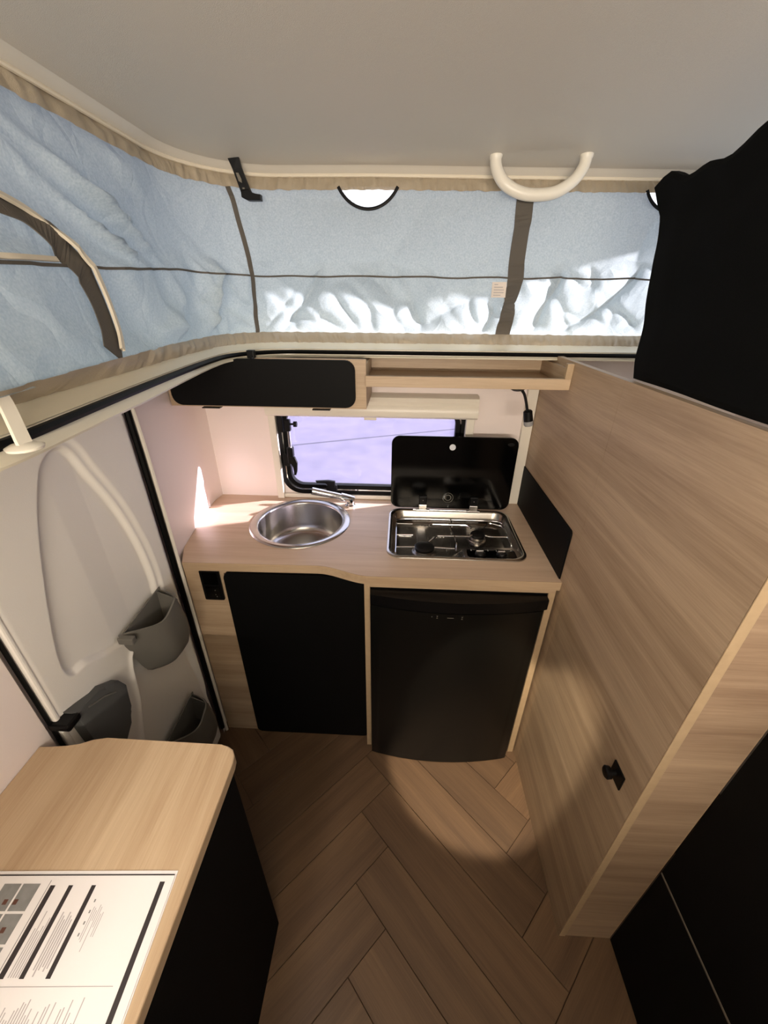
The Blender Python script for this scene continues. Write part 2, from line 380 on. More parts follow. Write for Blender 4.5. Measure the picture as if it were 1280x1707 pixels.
# ---- walls
WALLX = [(.985, -.700), (1.09, -.718), (1.20, -.735), (1.32, -.750), (1.41, -.760), (1.435, -.7605), (1.492, -.752)]
bm = bmesh.new()
P = [[(x, y, z) for y, x in WALLX] for z in (0, .4, .8, 1.1, 1.3, 1.44)]
grid(bm, P); P2 = [[(x - .05, y, z) for y, x in WALLX] for z in (0, 1.44)]; grid(bm, P2)
box(bm, -.78, -.712, -1.25, .472, 0, 1.44)
box(bm, -.80, -.735, .45, 1.0, 0, 1.44)
wl = obj('wall_left', bm, 'wall', kind='structure', smooth=True, label='white left wall between the entrance door and the kitchen corner', base=(-.7, 0, 0))
bm = bmesh.new()
WX0, WX1, WZ0, WZ1 = -.478, .245, .884, 1.262
outer = XZ([(-.80, 0), (1.3, 0), (1.3, 1.44), (-.80, 1.44)], 1.492)
def plate_with_holes(bm, outer, holes, off):
    off = Vector(off); es = []
    loops = []
    for lp in [outer] + holes:
        vs = [bm.verts.new(p) for p in lp]; loops.append(vs)
        for i in range(len(vs)): es.append(bm.edges.new((vs[i], vs[(i + 1) % len(vs)])))
    r = bmesh.ops.triangle_fill(bm, use_beauty=True, use_dissolve=False, edges=es)
    fs = [g for g in r['geom'] if isinstance(g, bmesh.types.BMFace)]
    ex = bmesh.ops.duplicate(bm, geom=fs)
    vm = ex['vert_map']
    nv = [g for g in ex['geom'] if isinstance(g, bmesh.types.BMVert)]
    for v in nv: v.co += off
    for vs in loops:
        for i in range(len(vs)):
            a, b = vs[i], vs[(i + 1) % len(vs)]; bm.faces.new((a, b, vm[b], vm[a]))
hole = XZ(rr(WX0, WX1, WZ0, WZ1, .075, 8), 1.492)
plate_with_holes(bm, outer, [hole], (0, .035, 0))
obj('wall_back', bm, 'wall', kind='structure', label='white rear wall with the kitchen window', base=(0, 1.492, 0))
obj('wall_right', B(1.22, 1.27, -1.25, 1.56, 0, 1.44), 'wall', kind='structure', label='white right wall behind the tall cabinet', base=(1.22, 0, 0))
obj('wall_front', B(-.78, 1.27, -1.25, -1.2, 0, 1.44), 'wall', kind='structure', label='white wall behind the viewer', base=(0, -1.2, 0))
# white post at the right end of the rear wall
bm = B(.456, .494, 1.474, 1.4915, .863, 1.372, bev=.002); obj('trim_2', bm, 'whiteplastic', kind='structure', label='white vertical post in the right rear corner', base=(.475, 1.48, .863))

# ---- entrance door with moulded relief
def sdist(Yg, Zg, poly):
    d = np.full(Yg.shape, 9.0); ins = np.zeros(Yg.shape, bool); n = len(poly)
    for i in range(n):
        (ax, ay), (bx, by) = poly[i], poly[(i + 1) % n]; dx, dy = bx - ax, by - ay
        t = np.clip(((Yg - ax) * dx + (Zg - ay) * dy) / (dx * dx + dy * dy + 1e-12), 0, 1)
        d = np.minimum(d, np.hypot(Yg - ax - t * dx, Zg - ay - t * dy))
        if ay != by: ins ^= ((ay > Zg) != (by > Zg)) & (Yg < dx * (Zg - ay) / dy + ax)
    return np.where(ins, -d, d)
def closed_smooth(pts):
    n = len(pts); out = []
    for i in range(n):
        p0, p1, p2, p3 = [Vector((*pts[(i + k) % n], 0)) for k in (-1, 0, 1, 2)]
        for j in range(5):
            t = j / 5; v = .5 * ((2 * p1) + (p2 - p0) * t + (2 * p0 - 5 * p1 + 4 * p2 - p3) * t * t + (3 * p1 - p0 - 3 * p2 + p3) * t ** 3); out.append((v.x, v.y))
    return out
REC1 = closed_smooth([(.745, 1.325), (.700, 1.312), (.672, 1.275), (.640, 1.210), (.600, 1.100), (.565, .980), (.552, .905), (.566, .872), (.60, .866), (.66, .832), (.72, .812), (.86, .800), (.888, .850), (.886, .96), (.868, 1.06), (.840, 1.155), (.800, 1.245), (.775, 1.305)])
REC2 = closed_smooth([(.735, .775), (.930, .80), (.945, .55), (.945, .10), (.60, .10), (.63, .40), (.690, .62)])
DY0, DY1, DZ0, DZ1 = .487, .972, .02, 1.430
def door_x(y, z):
    d1 = sdist(y, z, REC1); d2 = sdist(y, z, REC2)
    def st(d, w): t = np.clip(.5 - d / w, 0, 1); return t * t * (3 - 2 * t)
    h = -.014 * st(d1, .012) - .020 * st(d2, .02)
    h = h - .007 * st(d1 - .020, .016) * (y > .70) * np.clip((y - .70) / .08, 0, 1)
    h = h + .010 * np.exp(-(d2 / .011) ** 2) * np.clip((.78 - y) / .03, 0, 1)
    e = np.minimum(np.minimum(y - DY0, DY1 - y), DZ1 - z); h = h - .008 * np.clip(1 - e / .02, 0, 1) ** 2
    return -.700 + h
door = thing('door_1', (-.70, .73, 0), 'off-white moulded entrance door with grey storage pockets', None, kind='structure')
ny, nz = 190, 470
Yg, Zg = np.meshgrid(np.linspace(DY0, DY1, ny + 1), np.linspace(DZ0, DZ1, nz + 1)); Xg = door_x(Yg, Zg)
bm = bmesh.new(); grid(bm, [[(Xg[j, i], Yg[j, i], Zg[j, i]) for i in range(ny + 1)] for j in range(nz + 1)])
obj('door_panel', bm, 'door', door, smooth=True, angle=None)
# black seals and edges of the door opening
bm = bmesh.new(); tube(bm, smooth_path([(-.694, .975, 1.428), (-.694, .972, 1.37), (-.697, .980, 1.20), (-.698, .984, .9), (-.698, .984, .5), (-.698, .982, .04)], 8), .0085, 8, flat=.8)
obj('door_seal', bm, 'blackrub', door, smooth=True)
bm = bmesh.new(); tube(bm, smooth_path([(-.690, .990, 1.428), (-.690, .987, 1.37), (-.691, .995, 1.20), (-.692, .9985, .9), (-.692, .9985, .5), (-.692, .997, .005)], 8), .0062, 8)
obj('edge_profile', bm, 'whiteplastic', door, smooth=True)
bm = B(-.712, -.7085, .478, .485, .0, 1.43); obj('door_gap', bm, 'blackrub', door)
bm = B(-.712, -.699, .487, .498, .02, 1.43, bev=.004); obj('edge_profile', bm, 'door', door)
bm = B(-.715, -.668, .476, .512, .80, .818, bev=.005); obj('door_stop', bm, 'blackplastic', door)
# storage pockets on the door
def pocket(dy, dz, lab=None):
    """half-bucket on the door; measured at the upper one, moved by dy, dz"""
    secs = [(.842, .702, .888, .074), (.80, .708, .897, .077), (.75, .720, .905, .079), (.70, .734, .905, .076), (.665, .748, .895, .066), (.645, .764, .875, .050), (.636, .782, .852, .028), (.634, .80, .84, .008)]
    n = 26; rows = []
    for q, (z, ya, yb, dp) in enumerate(secs):
        row = []
        for i in range(n + 1):
            a = i / n; w = 1 - abs(2 * a - 1) ** (3.0 if a < .5 else 5.0)
            sag = -.016 * math.sin(math.pi * min(1, a * 1.25)) ** 2 if q == 0 else 0
            row.append((-.701 + dp * max(0, w), ya + (yb - ya) * (a ** .9) + dy, z + sag + dz))
        rows.append(row)
    bm = bmesh.new(); grid(bm, rows)
    ym = .795 + dy
    inner = [[(max(-.7005, p[0] - .0045), ym + (p[1] - ym) * .965, p[2] + .0008) for p in row] for row in rows[:6]]
    grid(bm, inner); grid(bm, [rows[0], inner[0]])
    p = obj('door_pocket', bm, 'grey', door, smooth=True, label=lab, angle=50)
    bm = bmesh.new(); prism(bm, [(-.6995, .700 + dy, .838 + dz), (-.6995, .890 + dy, .850 + dz), (-.6995, .885 + dy, .67 + dz), (-.6995, .76 + dy, .67 + dz)], (.003, 0, 0)); obj('back_plate', bm, 'grey', p)
    bm = bmesh.new(); box(bm, -.700, -.660, .692 + dy, .708 + dy, .822 + dz, .842 + dz, bev=.003); obj('ear', bm, 'grey', p)
    bm = bmesh.new(); prism(bm, [(-.698, .872 + dy, .845 + dz), (-.632, .858 + dy, .832 + dz), (-.640, .855 + dy, .74 + dz), (-.698, .866 + dy, .74 + dz)], (0, .003, 0)); obj('divider', bm, 'grey', p)
    return p
pocket(0, 0, 'large grey half-round pocket near the door seal')
pocket(-.006, -.458, 'low grey pocket near the floor')
bm = bmesh.new()
prism(bm, [(-.708, y, z) for y, z in [(.506, .822), (.535, .812), (.572, .797), (.592, .795), (.612, .780), (.634, .764), (.646, .735), (.640, .700), (.622, .672), (.630, .655), (.612, .63), (.585, .600), (.545, .600), (.515, .69)]], (.034, 0, 0), bev=.008)
obj('door_holder', bm, 'greydark', door, smooth=True, label='dark grey glove-shaped holder low on the door')
bm = bmesh.new(); tube(bm, [(-.672, .536, .800), (-.671, .575, .782), (-.671, .606, .758)], .002, 6); obj('holder_seam', bm, 'grey', door)

# ---- window
win = thing('window_1', (-.115, 1.492, .884), 'black framed kitchen window with rounded corners and chrome trim', None, kind='structure')
def wrr(d, y): return XZ(rr(WX0 + d, WX1 - d, WZ0 + d, WZ1 - d, .075 - d * .8, 8), y)
bm = bmesh.new(); ring(bm, wrr(-.004, 1.486), wrr(.013, 1.486), (0, .03, 0)); obj('outer_seal', bm, 'blackrub', win)
bm = bmesh.new(); ring(bm, wrr(.013, 1.488), wrr(.018, 1.488), (0, .03, 0)); obj('chrome_trim', bm, 'chrome', win)
bm = bmesh.new(); ring(bm, wrr(.018, 1.493), wrr(.034, 1.493), (0, .025, 0)); obj('inner_frame', bm, 'blackrub', win)
bm = bmesh.new(); prism(bm, wrr(.030, 1.512), (0, .003, 0)); obj('pane', bm, 'pane', win)
for sx in (0,):   # stay on the left side
    bm = bmesh.new(); tube(bm, [(-.434, 1.478, 1.19), (-.434, 1.478, 1.06)], .006, 10); obj('stay_rod', bm, 'chrome', win, smooth=True)
    bm = B(-.444, -.424, 1.468, 1.490, 1.150, 1.195, bev=.003); lathe(bm, [(.004, 0), (.004, .012), (.011, .014), (.011, .026)], (-.424, 1.476, 1.178), 12, 'x'); obj('stay_knob', bm, 'blackplastic', win)
    bm = B(-.474, -.452, 1.470, 1.490, 1.145, 1.215, bev=.003); obj('corner_block', bm, 'blackplastic', win)
    bm = B(-.446, -.422, 1.466, 1.490, 1.045, 1.085, bev=.003); obj('stay_block', bm, 'blackplastic', win)
def latch(pts, plate, name='latch'):
    bm = bmesh.new(); prism(bm, XZ(pts, 1.470), (0, .012, 0), bev=.002); box(bm, *plate, bev=.002); return obj(name, bm, 'blackplastic', win)
latch([(-.447, 1.052), (-.418, 1.045), (-.410, 1.02), (-.414, .985), (-.420, .967), (-.428, .968), (-.427, .985), (-.427, 1.005), (-.434, 1.018), (-.447, 1.020)], (-.466, -.44, 1.474, 1.492, 1.005, 1.055))
latch([(-.342, .944), (-.338, .935), (-.32, .938), (-.30, .937), (-.288, .92), (-.262, .915), (-.262, .944), (-.29, .947)], (-.30, -.256, 1.474, 1.492, .896, .925))
# beige casing beside and above the window
bm = B(-.505, -.478, 1.466, 1.4915, .8635, 1.22, bev=.0025); obj('casing', bm, 'whiteplastic', win)
bm = B(.245, .276, 1.466, 1.4915, .8635, 1.22, bev=.0025); obj('casing', bm, 'whiteplastic', win)
bm = B(WX0 - .002, .26, 1.478, 1.4915, .8635, .880, bev=.002); obj('sill', bm, 'whiteplastic', win)

# ================================================================== TENT
BND = {}
arc = np.concatenate([[0], np.cumsum(np.linalg.norm(np.diff(L_bot, axis=0), axis=1))])
ZB, ZT = 1.500, 1.880
def zfold(Y): return 1.634 + .028 * max(0, min(1, (Y - .5) / .65))
NRM = normals(L_bot)
def ridge(x, y, k=0):
    v = max(0, 1 - abs(noise.noise(Vector((x, y, 3.3 + k)))) * 2.2); return v * v * 1.3
def disp(s, z, X, Y):
    ZF = zfold(Y)
    t = (z - ZB) / (ZT - ZB); fade = min(1, t / .10, (1 - t) / .08); fade = max(0, fade)
    d = .020 * math.exp(-abs(z - ZF) / .055)                      # fold pushed inwards
    left = max(0, min(1, (.9 - (Y - .0)) / .25 + .9)) if X < -.40 else 0
    calm = .25 + .75 * max(0, min(1, (Y - .77) / .12)) if X < -.40 else 1
    up = max(0, min(1, (z - ZF) / .04)); lo = 1 - up
    # broad folds
    d += .012 * noise.noise(Vector((s * 3.1, z * 5, 0))) 
    # diagonal drag folds on the left side falling towards the corner seam
    a = s * 5.0 + (z - 1.5) * 9.0
    d += left * up * calm * .040 * ridge(a * 1.25, s * .9 - z * 2.2, 1)
    d += left * lo * calm * (.016 * noise.noise(Vector((s * 7, z * 6, 9))) + .014 * ridge(s * 4.5 + z * 2.0, z * 2, 8))
    # sharp creases on the rear, mostly below the fold
    bk = 1 - left
    d += bk * lo * .028 * ridge(s * 5.2 - (z - 1.5) * 5.0, z * 2.2 + s * 1.6, 2)
    d += bk * lo * .013 * ridge(s * 11 + (z - 1.5) * 9.0, z * 7, 4)
    d += bk * up * .014 * ridge(s * 3.2 - z * 2.6, z * 2.4, 5)
    # puckers gathered near the corner seam
    cs = math.exp(-((s - S_CORNER) / .14) ** 2)
    d += cs * .030 * ridge(s * 9 + (z - ZF) * (6 if z > ZF else -8), z * 2, 6) * math.exp(-abs(z - ZF) / .14)
    return d * fade
S_CORNER = arc[70 + 24]
def canvas_pt(i, z, off=0):
    i = i % NL; i0 = int(i); f = i - i0; i1 = (i0 + 1) % NL
    lerp = lambda A: A[i0] * (1 - f) + A[i1] * f
    t = (z - ZB) / (ZT - ZB); p = lerp(L_bot) * (1 - t) + lerp(L_top) * t; n = lerp(NRM)
    s = arc[i0] * (1 - f) + (arc[i1] if i1 else arc[i0]) * f
    q = p - n * (disp(s, z, p[0], p[1]) + off)
    return (q[0], q[1], z)
def idx_y(y, z):            # loop index on the left side for a given depth
    best = min(range(0, 110), key=lambda i: abs(((1 - (z - ZB) / (ZT - ZB)) * L_bot[i][1] + (z - ZB) / (ZT - ZB) * L_top[i][1]) - y)); return best
def idx_yf(y, z):
    t = (z - ZB) / (ZT - ZB); ys = (1 - t) * L_bot[:108, 1] + t * L_top[:108, 1]
    return float(np.interp(y, ys, np.arange(108)))
def idx_xf(x, z):
    t = (z - ZB) / (ZT - ZB); xs = (1 - t) * L_bot[100:255, 0] + t * L_top[100:255, 0]
    return float(np.interp(x, xs, np.arange(100, 255)))
tent = thing('pop_up_tent', (0, 0, ZB), 'blue grey pop-up tent cloth wall under the lifted roof', 'tent')
bm = bmesh.new(); NZ = 64
zs = [ZB - .004 + (ZT + .000 - ZB) * j / NZ for j in range(NZ + 1)]
cols = list(range(0, 236)) + list(range(236, NL, 2))
fine = []
for c_ in cols:
    fine.append(float(c_))
    if c_ < 225: fine.append(c_ + .5)
rows = [[bm.verts.new(canvas_pt(i, z)) for i in fine] for z in zs]
VENTS = [(-.108, .083), (.745, .083)]; VZ = 1.918; VR = .092
for j in range(NZ):
    for k in range(len(fine)):
        k2 = (k + 1) % len(fine); qd = (rows[j][k], rows[j][k2], rows[j + 1][k2], rows[j + 1][k])
        c_ = (qd[0].co + qd[2].co) / 2
        if c_.y > 1.2 and any(math.hypot(c_.x - vx, c_.z - VZ) < VR - .002 for vx, _ in VENTS): continue
        bm.faces.new(qd)
canvas = obj('canvas', bm, 'canvas', tent, smooth=True, angle=None)
def strip(path, w, mat, name, off=.003, parent=tent, th=.0015, label=None):
    """flat tape lying on the canvas; path of (loop index, z)"""
    bm = bmesh.new(); L = []; Rr = []; L2 = []; R2 = []
    pts = [Vector(canvas_pt(i, z, off)) for i, z in path]; m = len(pts)
    for k in range(m):
        t = (pts[min(k + 1, m - 1)] - pts[max(k - 1, 0)]).normalized(); i, z = path[k]
        n = NRM[int(i) % NL]; du = Vector(canvas_pt(i + 1.5, z)) - Vector(canvas_pt(i - 1.5, z)); dv = Vector(canvas_pt(i, z + .012)) - Vector(canvas_pt(i, z - .012))
        n3 = du.cross(dv).normalized(); n3 = n3 if n3.dot(Vector((-n[0], -n[1], 0))) > 0 else -n3; sd = t.cross(n3).normalized() * (w[k] if hasattr(w, '__len__') else w) / 2
        L.append(pts[k] + sd); Rr.append(pts[k] - sd); L2.append(pts[k] + sd + n3 * th); R2.append(pts[k] - sd + n3 * th)
    grid(bm, [L, Rr, R2, L2, L]); return obj(name, bm, mat, parent, label=label)
# fold seam, corner seam and wide tape
strip([(float(i), zfold(L_bot[int(i)][1]) + .0012 * math.sin(i * .3)) for i in np.arange(2, 236, .75)], .0045, 'tape', 'fold_seam', off=.0015)
strip([(94 + 2.2 * math.sin((z - ZB) * 7), z) for z in np.linspace(ZB + .004, ZT - .002, 40)], .013, 'tape', 'corner_seam', off=.002)
def tape_idx(z): return idx_xf(.327 + .006 * math.sin((z - 1.5) * 6), z)
strip([(tape_idx(z), z) for z in np.linspace(ZB - .004, ZT - .004, 40)], .047, 'tape', 'wide_tape', off=.004)
# arched zip window on the left side
ARCH = smooth_path([(.30, 1.765, 0), (.42, 1.762, 0), (.54, 1.748, 0), (.628, 1.724, 0), (.682, 1.709, 0), (.722, 1.679, 0), (.756, 1.641, 0), (.772, 1.596, 0), (.765, 1.548, 0), (.744, 1.516, 0)], 8)
strip([(idx_yf(p.x - .020, p.y - .006), p.y - .004) for p in ARCH], .050, 'tape', 'arch_band', off=.006)
strip([(idx_yf(p.x + .004, p.y), p.y) for p in ARCH], .009, 'piping', 'arch_zip', off=.011, th=.005)
strip([(idx_yf(y, 1.648), zfold(y) + .008) for y in np.linspace(.30, .68, 30)], .007, 'piping', 'rolled_edge', off=.005, th=.003)
# care label
i0 = idx_xf(.283, 1.64); c_ = Vector(canvas_pt(i0, 1.63, .006)); bm = bmesh.new(); prism(bm, [(c_.x - .021, c_.y - .008, c_.z - .020), (c_.x + .021, c_.y - .012, c_.z - .020), (c_.x + .021, c_.y - .006, c_.z + .021), (c_.x - .021, c_.y - .002, c_.z + .021)], (0, .0008, 0))
cl = obj('care_label', bm, 'tag', tent, label='small white sewn-in label')
bm = bmesh.new()
for k in range(5):
    w_ = [.011, .026, .03, .03, .022][k]; zz = c_.z + .013 - k * .007
    box(bm, c_.x - .016, c_.x - .016 + w_, c_.y - .0118, c_.y - .0112, zz, zz + .0022)
bmesh.ops.translate(bm, verts=bm.verts, vec=(0, -.0005, 0))
obj('label_text', bm, 'inkgrey', cl, kind='stuff')
# half-moon vents under the roof edge
for vx, _ in VENTS:
    cy = canvas_pt(idx_xf(vx, 1.85), 1.85)[1]
    arcp = [(vx + (VR + .001) * math.cos(a), cy - .004, VZ + (VR + .001) * math.sin(a)) for a in np.linspace(math.radians(208), math.radians(332), 30)]
    bm = bmesh.new(); tube(bm, arcp, .0042, 8, flat=.7); vr = obj('vent_rim', bm, 'blackrub', tent, smooth=True)
    bm = bmesh.new(); prism(bm, [(x, y + .004, z) for x, y, z in arcp], (0, .0006, 0)); obj('vent_film', bm, 'film', vr)
# gathered hems
def hem(name, A, zA, Bq, zB_, amp, freq):
    bm = bmesh.new(); rows = []; nA, nB = normals(A), normals(Bq)
    ii = np.arange(0, NL + .001, .25)
    for t in (0, .25, .5, .75, 1):
        row = []
        for i in ii:
            a = int(i) % NL; f = i - int(i); b2 = (a + 1) % NL
            pa = A[a] * (1 - f) + A[b2] * f; pb = Bq[a] * (1 - f) + Bq[b2] * f; n = nA[a] * (1 - f) + nA[b2] * f
            p = pa * (1 - t) + pb * t
            s = arc[a] + f * .008
            d = amp * math.sin(math.pi * (.15 + .8 * t)) * (noise.noise(Vector((s * freq, t * 1.2, 0))) + .5 * noise.noise(Vector((s * freq * 2.3 + t * 3, t * 2, 5)))) + .004 * math.sin(math.pi * t)
            zz = zA * (1 - t) + zB_ * t + (amp * .35 * noise.noise(Vector((s * freq * .7, 8, 1))) if t == 1 else 0)
            p = p - n * d; row.append((p[0], p[1], zz))
        rows.append(row)
    grid(bm, rows); bmesh.ops.remove_doubles(bm, verts=bm.verts, dist=1e-6)
    return obj(name, bm, 'hem', tent, smooth=True, angle=None)
hem('top_hem', L_ceil, 1.902, L_top - normals(L_top) * .017, 1.868, .010, 62)
hem('bottom_hem', L_cream + normals(L_cream) * .004, 1.474, L_bot - normals(L_bot) * .010, 1.5045, .008, 62)

# ================================================================== ROOF FITTINGS
bm = bmesh.new()
prism(bm, [(-.474, 1.322, 1.931), (-.442, 1.322, 1.931), (-.438, 1.326, 1.905), (-.425, 1.330, 1.865), (-.418, 1.330, 1.850), (-.446, 1.330, 1.842), (-.462, 1.326, 1.90)], (0, .006, 0), bev=.001)
prism(bm, [(-.446, 1.318, 1.856), (-.446, 1.318, 1.842), (-.430, 1.318, 1.835), (-.394, 1.318, 1.835), (-.394, 1.318, 1.848), (-.418, 1.318, 1.850), (-.424, 1.318, 1.860)], (0, .020, 0), bev=.002)
lt = obj('roof_latch', bm, 'blackplastic', base=(-.458, 1.325, 1.931), label='black angled roof latch hanging at the rear left corner', cat='latch')
bm = bmesh.new(); prism(bm, XZ([(-.453, 1.893), (-.446, 1.893), (-.440, 1.880), (-.440, 1.872), (-.448, 1.876)], 1.3195), (0, .003, 0)); box(bm, -.440, -.434, 1.3185, 1.3215, 1.859, 1.862)
obj('slot', bm, 'greyline', lt)
bm = bmesh.new()
tube(bm, smooth_path([(.225, 1.335, 1.934), (.229, 1.332, 1.905), (.252, 1.326, 1.873), (.295, 1.322, 1.852), (.340, 1.322, 1.847), (.388, 1.322, 1.853), (.428, 1.326, 1.876), (.450, 1.332, 1.906), (.454, 1.335, 1.936)], 8), [.0165] * 4 + [.0145] * 57 + [.0165] * 4, 14)
obj('grab_handle', bm, 'whiteplastic', base=(.34, 1.335, 1.934), smooth=True, label='white curved grab handle on the roof lining', cat='handle')
# white hook strap on the rim at the left edge
hk = thing('roof_strap', (-.45, .44, 1.44), 'white plastic strap hooked over the black strip above the door', 'strap')
bm = bmesh.new(); P = smooth_path([(-.535, .505, 1.512)] + [(x * .95, y * .95, 1.60 + (z - 1.60) * .95) for x, y, z in ((-.512, .486, 1.500), (-.492, .472, 1.484), (-.474, .456, 1.463), (-.460, .443, 1.447), (-.455, .439, 1.4405))], 6)
grid(bm, [[p + Vector((0, -.009, 0)) for p in P], [p + Vector((0, .009, 0)) for p in P], [p + Vector((.004, .009, .001)) for p in P], [p + Vector((.004, -.009, .001)) for p in P], [p + Vector((0, -.009, 0)) for p in P]])
obj('strap', bm, 'whiteplastic', hk)
bm = bmesh.new(); lathe(bm, [(0, -.003), (.018, -.003), (.019, 0), (.013, .003), (0, .004)], (-.432, .417, 1.4482), 24); obj('foot', bm, 'whiteplastic', hk, smooth=True)

# ================================================================== BLACK CURTAIN
bm = bmesh.new(); ny, nz = 90, 34
def cur(a, b, side):
    ytop, ybot = 1.030, .935
    zt = 1.812 + .009 * math.sin(a * 38 + 1.2) + .006 * math.sin(a * 90) - .012 * max(0, (.02 - a) / .02)
    z = 1.452 + (zt - 1.452) * b
    edge = ybot + (ytop - ybot) * b + (.022 * max(0, (b - .84) / .16) if b > .84 else 0)
    y = edge + (-.9 - edge) * a
    x = .505 + .010 * math.sin(a * 26 + .6 * b) * (.4 + .6 * b) + .006 * noise.noise(Vector((a * 9, b * 5, 2))) - .012 * max(0, (b - .85) / .15)
    e = min(1, min(a / .03, (1 - b) / .03, b / .03)); x += (1 - e) * .008 * (1 if side == 0 else -1)
    return (x + (0 if side == 0 else .03), y, z)
g0 = [[cur(i / ny, j / nz, 0) for i in range(ny + 1)] for j in range(nz + 1)]; g1 = [[cur(i / ny, j / nz, 1) for i in range(ny + 1)] for j in range(nz + 1)]
grid(bm, g0); grid(bm, g1); grid(bm, [[r[0] for r in g0], [r[0] for r in g1]]); grid(bm, [g0[-1], g1[-1]]); grid(bm, [g0[0], g1[0]])
bmesh.ops.remove_doubles(bm, verts=bm.verts, dist=1e-6)
obj('curtain', bm, 'curtain', base=(.51, .3, 1.452), smooth=True, label='heavy black cloth curtain standing above the oak partition', cat='curtain')

# ================================================================== TALL OAK CABINET (right)
tc_ = thing('tall_cabinet', (.57, .95, 0), 'tall oak cabinet with a long plain side beside the kitchen', 'cabinet')
obj('side_panel', B(.495, .512, .9305, 1.491, 0, 1.448), 'oak_panel', tc_)
obj('side_panel', B(.495, .512, .4455, .9295, 0, 1.448), 'oak_panel', tc_)
obj('edge_strip', B(.495, .5125, .4425, .445, 0, 1.448, bev=.0008), 'oak_edge', tc_)
obj('front_panel', B(.5135, .637, .4445, .462, 0, 1.448), 'oak_end', tc_)
obj('edge_strip', B(.637, .6385, .4445, .462, 0, 1.448), 'oak_edge', tc_)
kn = thing('push_lock', (.495, .507, .69), 'small black push lock on the oak cabinet side', 'lock')
bm = B(.491, .4952, .487, .528, .672, .716, bev=.0012); obj('plate', bm, 'blackplastic', kn)
bm = bmesh.new(); lathe(bm, [(.006, 0), (.006, -.010), (.013, -.012), (.014, -.020), (.011, -.023), (0, -.0235)], (.491, .512, .694), 20, 'x'); obj('knob', bm, 'blackplastic', kn, smooth=True)
# splash panel
bm = bmesh.new(); prism(bm, YZ(rr(.974, 1.490, .8635, 1.030, [.001, .001, .003, .012], 4), .4945), (-.004, 0, 0)); obj('splash_panel', bm, 'blacklam', base=(.493, 1.23, .8635), label='black splash panel beside the hob on the oak cabinet side', cat='panel')

# black cabinet at the lower right
bc = thing('black_cabinet', (.8, .1, 0), 'black low cabinet in front of the tall oak cabinet', 'cabinet')
obj('body', B(.652, 1.15, -.8, .4435, .0, 1.02), 'blackbox', bc)
obj('lower_front', B(.637, .652, -.8, .441, .004, .428, bev=.001), 'blackbox', bc)
obj('upper_front', B(.637, .652, -.8, .441, .4335, 1.02, bev=.001), 'blackbox', bc)
obj('edge_strip', B(.6362, .653, -.8, .4395, .4283, .4333), 'greyline', bc, label='pale edge strip')

# ================================================================== KITCHEN UNIT
ku = thing('kitchen_unit', (-.1, 1.2, 0), 'oak kitchen base unit under the worktop', 'cabinet')
FY = 1.010
obj('front_frame', B(-.690, -.560, FY, FY + .018, 0, .8318), 'oak_x', ku)
obj('front_frame', B(-.560, -.098, FY, FY + .018, .0, .020), 'oak_x', ku)
obj('front_frame', B(-.560, -.098, FY, FY + .018, .815, .8318), 'oak_x', ku)
obj('interior', B(-.560, -.10, FY + .02, 1.47, .0, .66), 'blacklam', ku)
obj('divider', B(-.0985, -.0805, .966, 1.47, 0, .8318), 'oak_edge', ku)
obj('rail', B(-.0805, .488, .966, .984, .815, .8318), 'oak_x', ku)
obj('side_board', B(.468, .488, .966, 1.47, 0, .815), 'oak_edge', ku)
bm = bmesh.new(); prism(bm, XZ(rr(-.556, -.1005, .012, .828, [.018, .012, .003, .022], 5), .994), (0, .0155, 0), bev=.0015)
obj('door', bm, 'blacklam', ku, label='matt black cupboard door')
sk = thing('wall_socket', (-.605, 1.010, .77), 'black rectangular socket plate left of the black cupboard door', 'socket')
bm = bmesh.new(); prism(bm, XZ(rr(-.639, -.573, .706, .826, .005, 3), 1.003), (0, .007, 0), bev=.001); obj('plate', bm, 'blackplastic', sk)
bm = bmesh.new()
for zc in (.795, .738): prism(bm, XZ(rr(-.630, -.582, zc - .024, zc + .024, .004, 3), 1.0022), (0, .0015, 0))
obj('insert', bm, 'blackgloss', sk)
bm = bmesh.new()
for zz, xx in ((.748, -.598), (.722, -.596), (.730, -.599)): lathe(bm, [(.0014, 0), (.0014, -.001), (0, -.0012)], (xx, 1.0022, zz), 8, 'y')
obj('contact', bm, 'greyline', sk)

# worktop with S-shaped front, cut-outs for sink and hob
SKX, SKY, SKR = -.366, 1.279, .187
HX0, HX1, HY0, HY1 = -.035, .428, 1.058, 1.402
front = [(-.680, .996), (-.25, 1.003)] + [(-.25 + .17 * t, 1.003 - .045 * (t * t * (3 - 2 * t))) for t in np.linspace(.08, 1, 14)] + [(.4945, .960)]
wl_ = lambda y: float(np.interp(y, [a for a, b in WALLX], [b for a, b in WALLX]))
lft = [(wl_(y) + .001, y) for y in (1.4915, 1.45, 1.42, 1.36, 1.28, 1.18, 1.08)]
outer = XY(front + [(.4945, 1.4915)] + lft, .832)
sinkh = XY([(SKX + .172 * math.cos(a), SKY + .172 * math.sin(a)) for a in np.linspace(0, 2 * math.pi, 49)[:-1]], .832)
hobh = XY(rr(HX0 + .012, HX1 - .012, HY0 + .012, HY1 - .012, .03, 5), .832)
bm = bmesh.new(); plate_with_holes(bm, outer, [sinkh, hobh], (0, 0, .030))
wt = obj('worktop', bm, 'oak_worktop', base=(-.1, 1.2, .832), label='light oak worktop with a stepped front edge', cat='worktop')
bm = bmesh.new(); fr = [(x, y - .0012) for x, y in front]
grid(bm, [[(x, y, .832) for x, y in fr], [(x, y, .862) for x, y in fr], [(x, y + .0012, .8622) for x, y in front], [(x, y + .0012, .832) for x, y in front]]); obj('front_edge', bm, 'oak_x', wt)

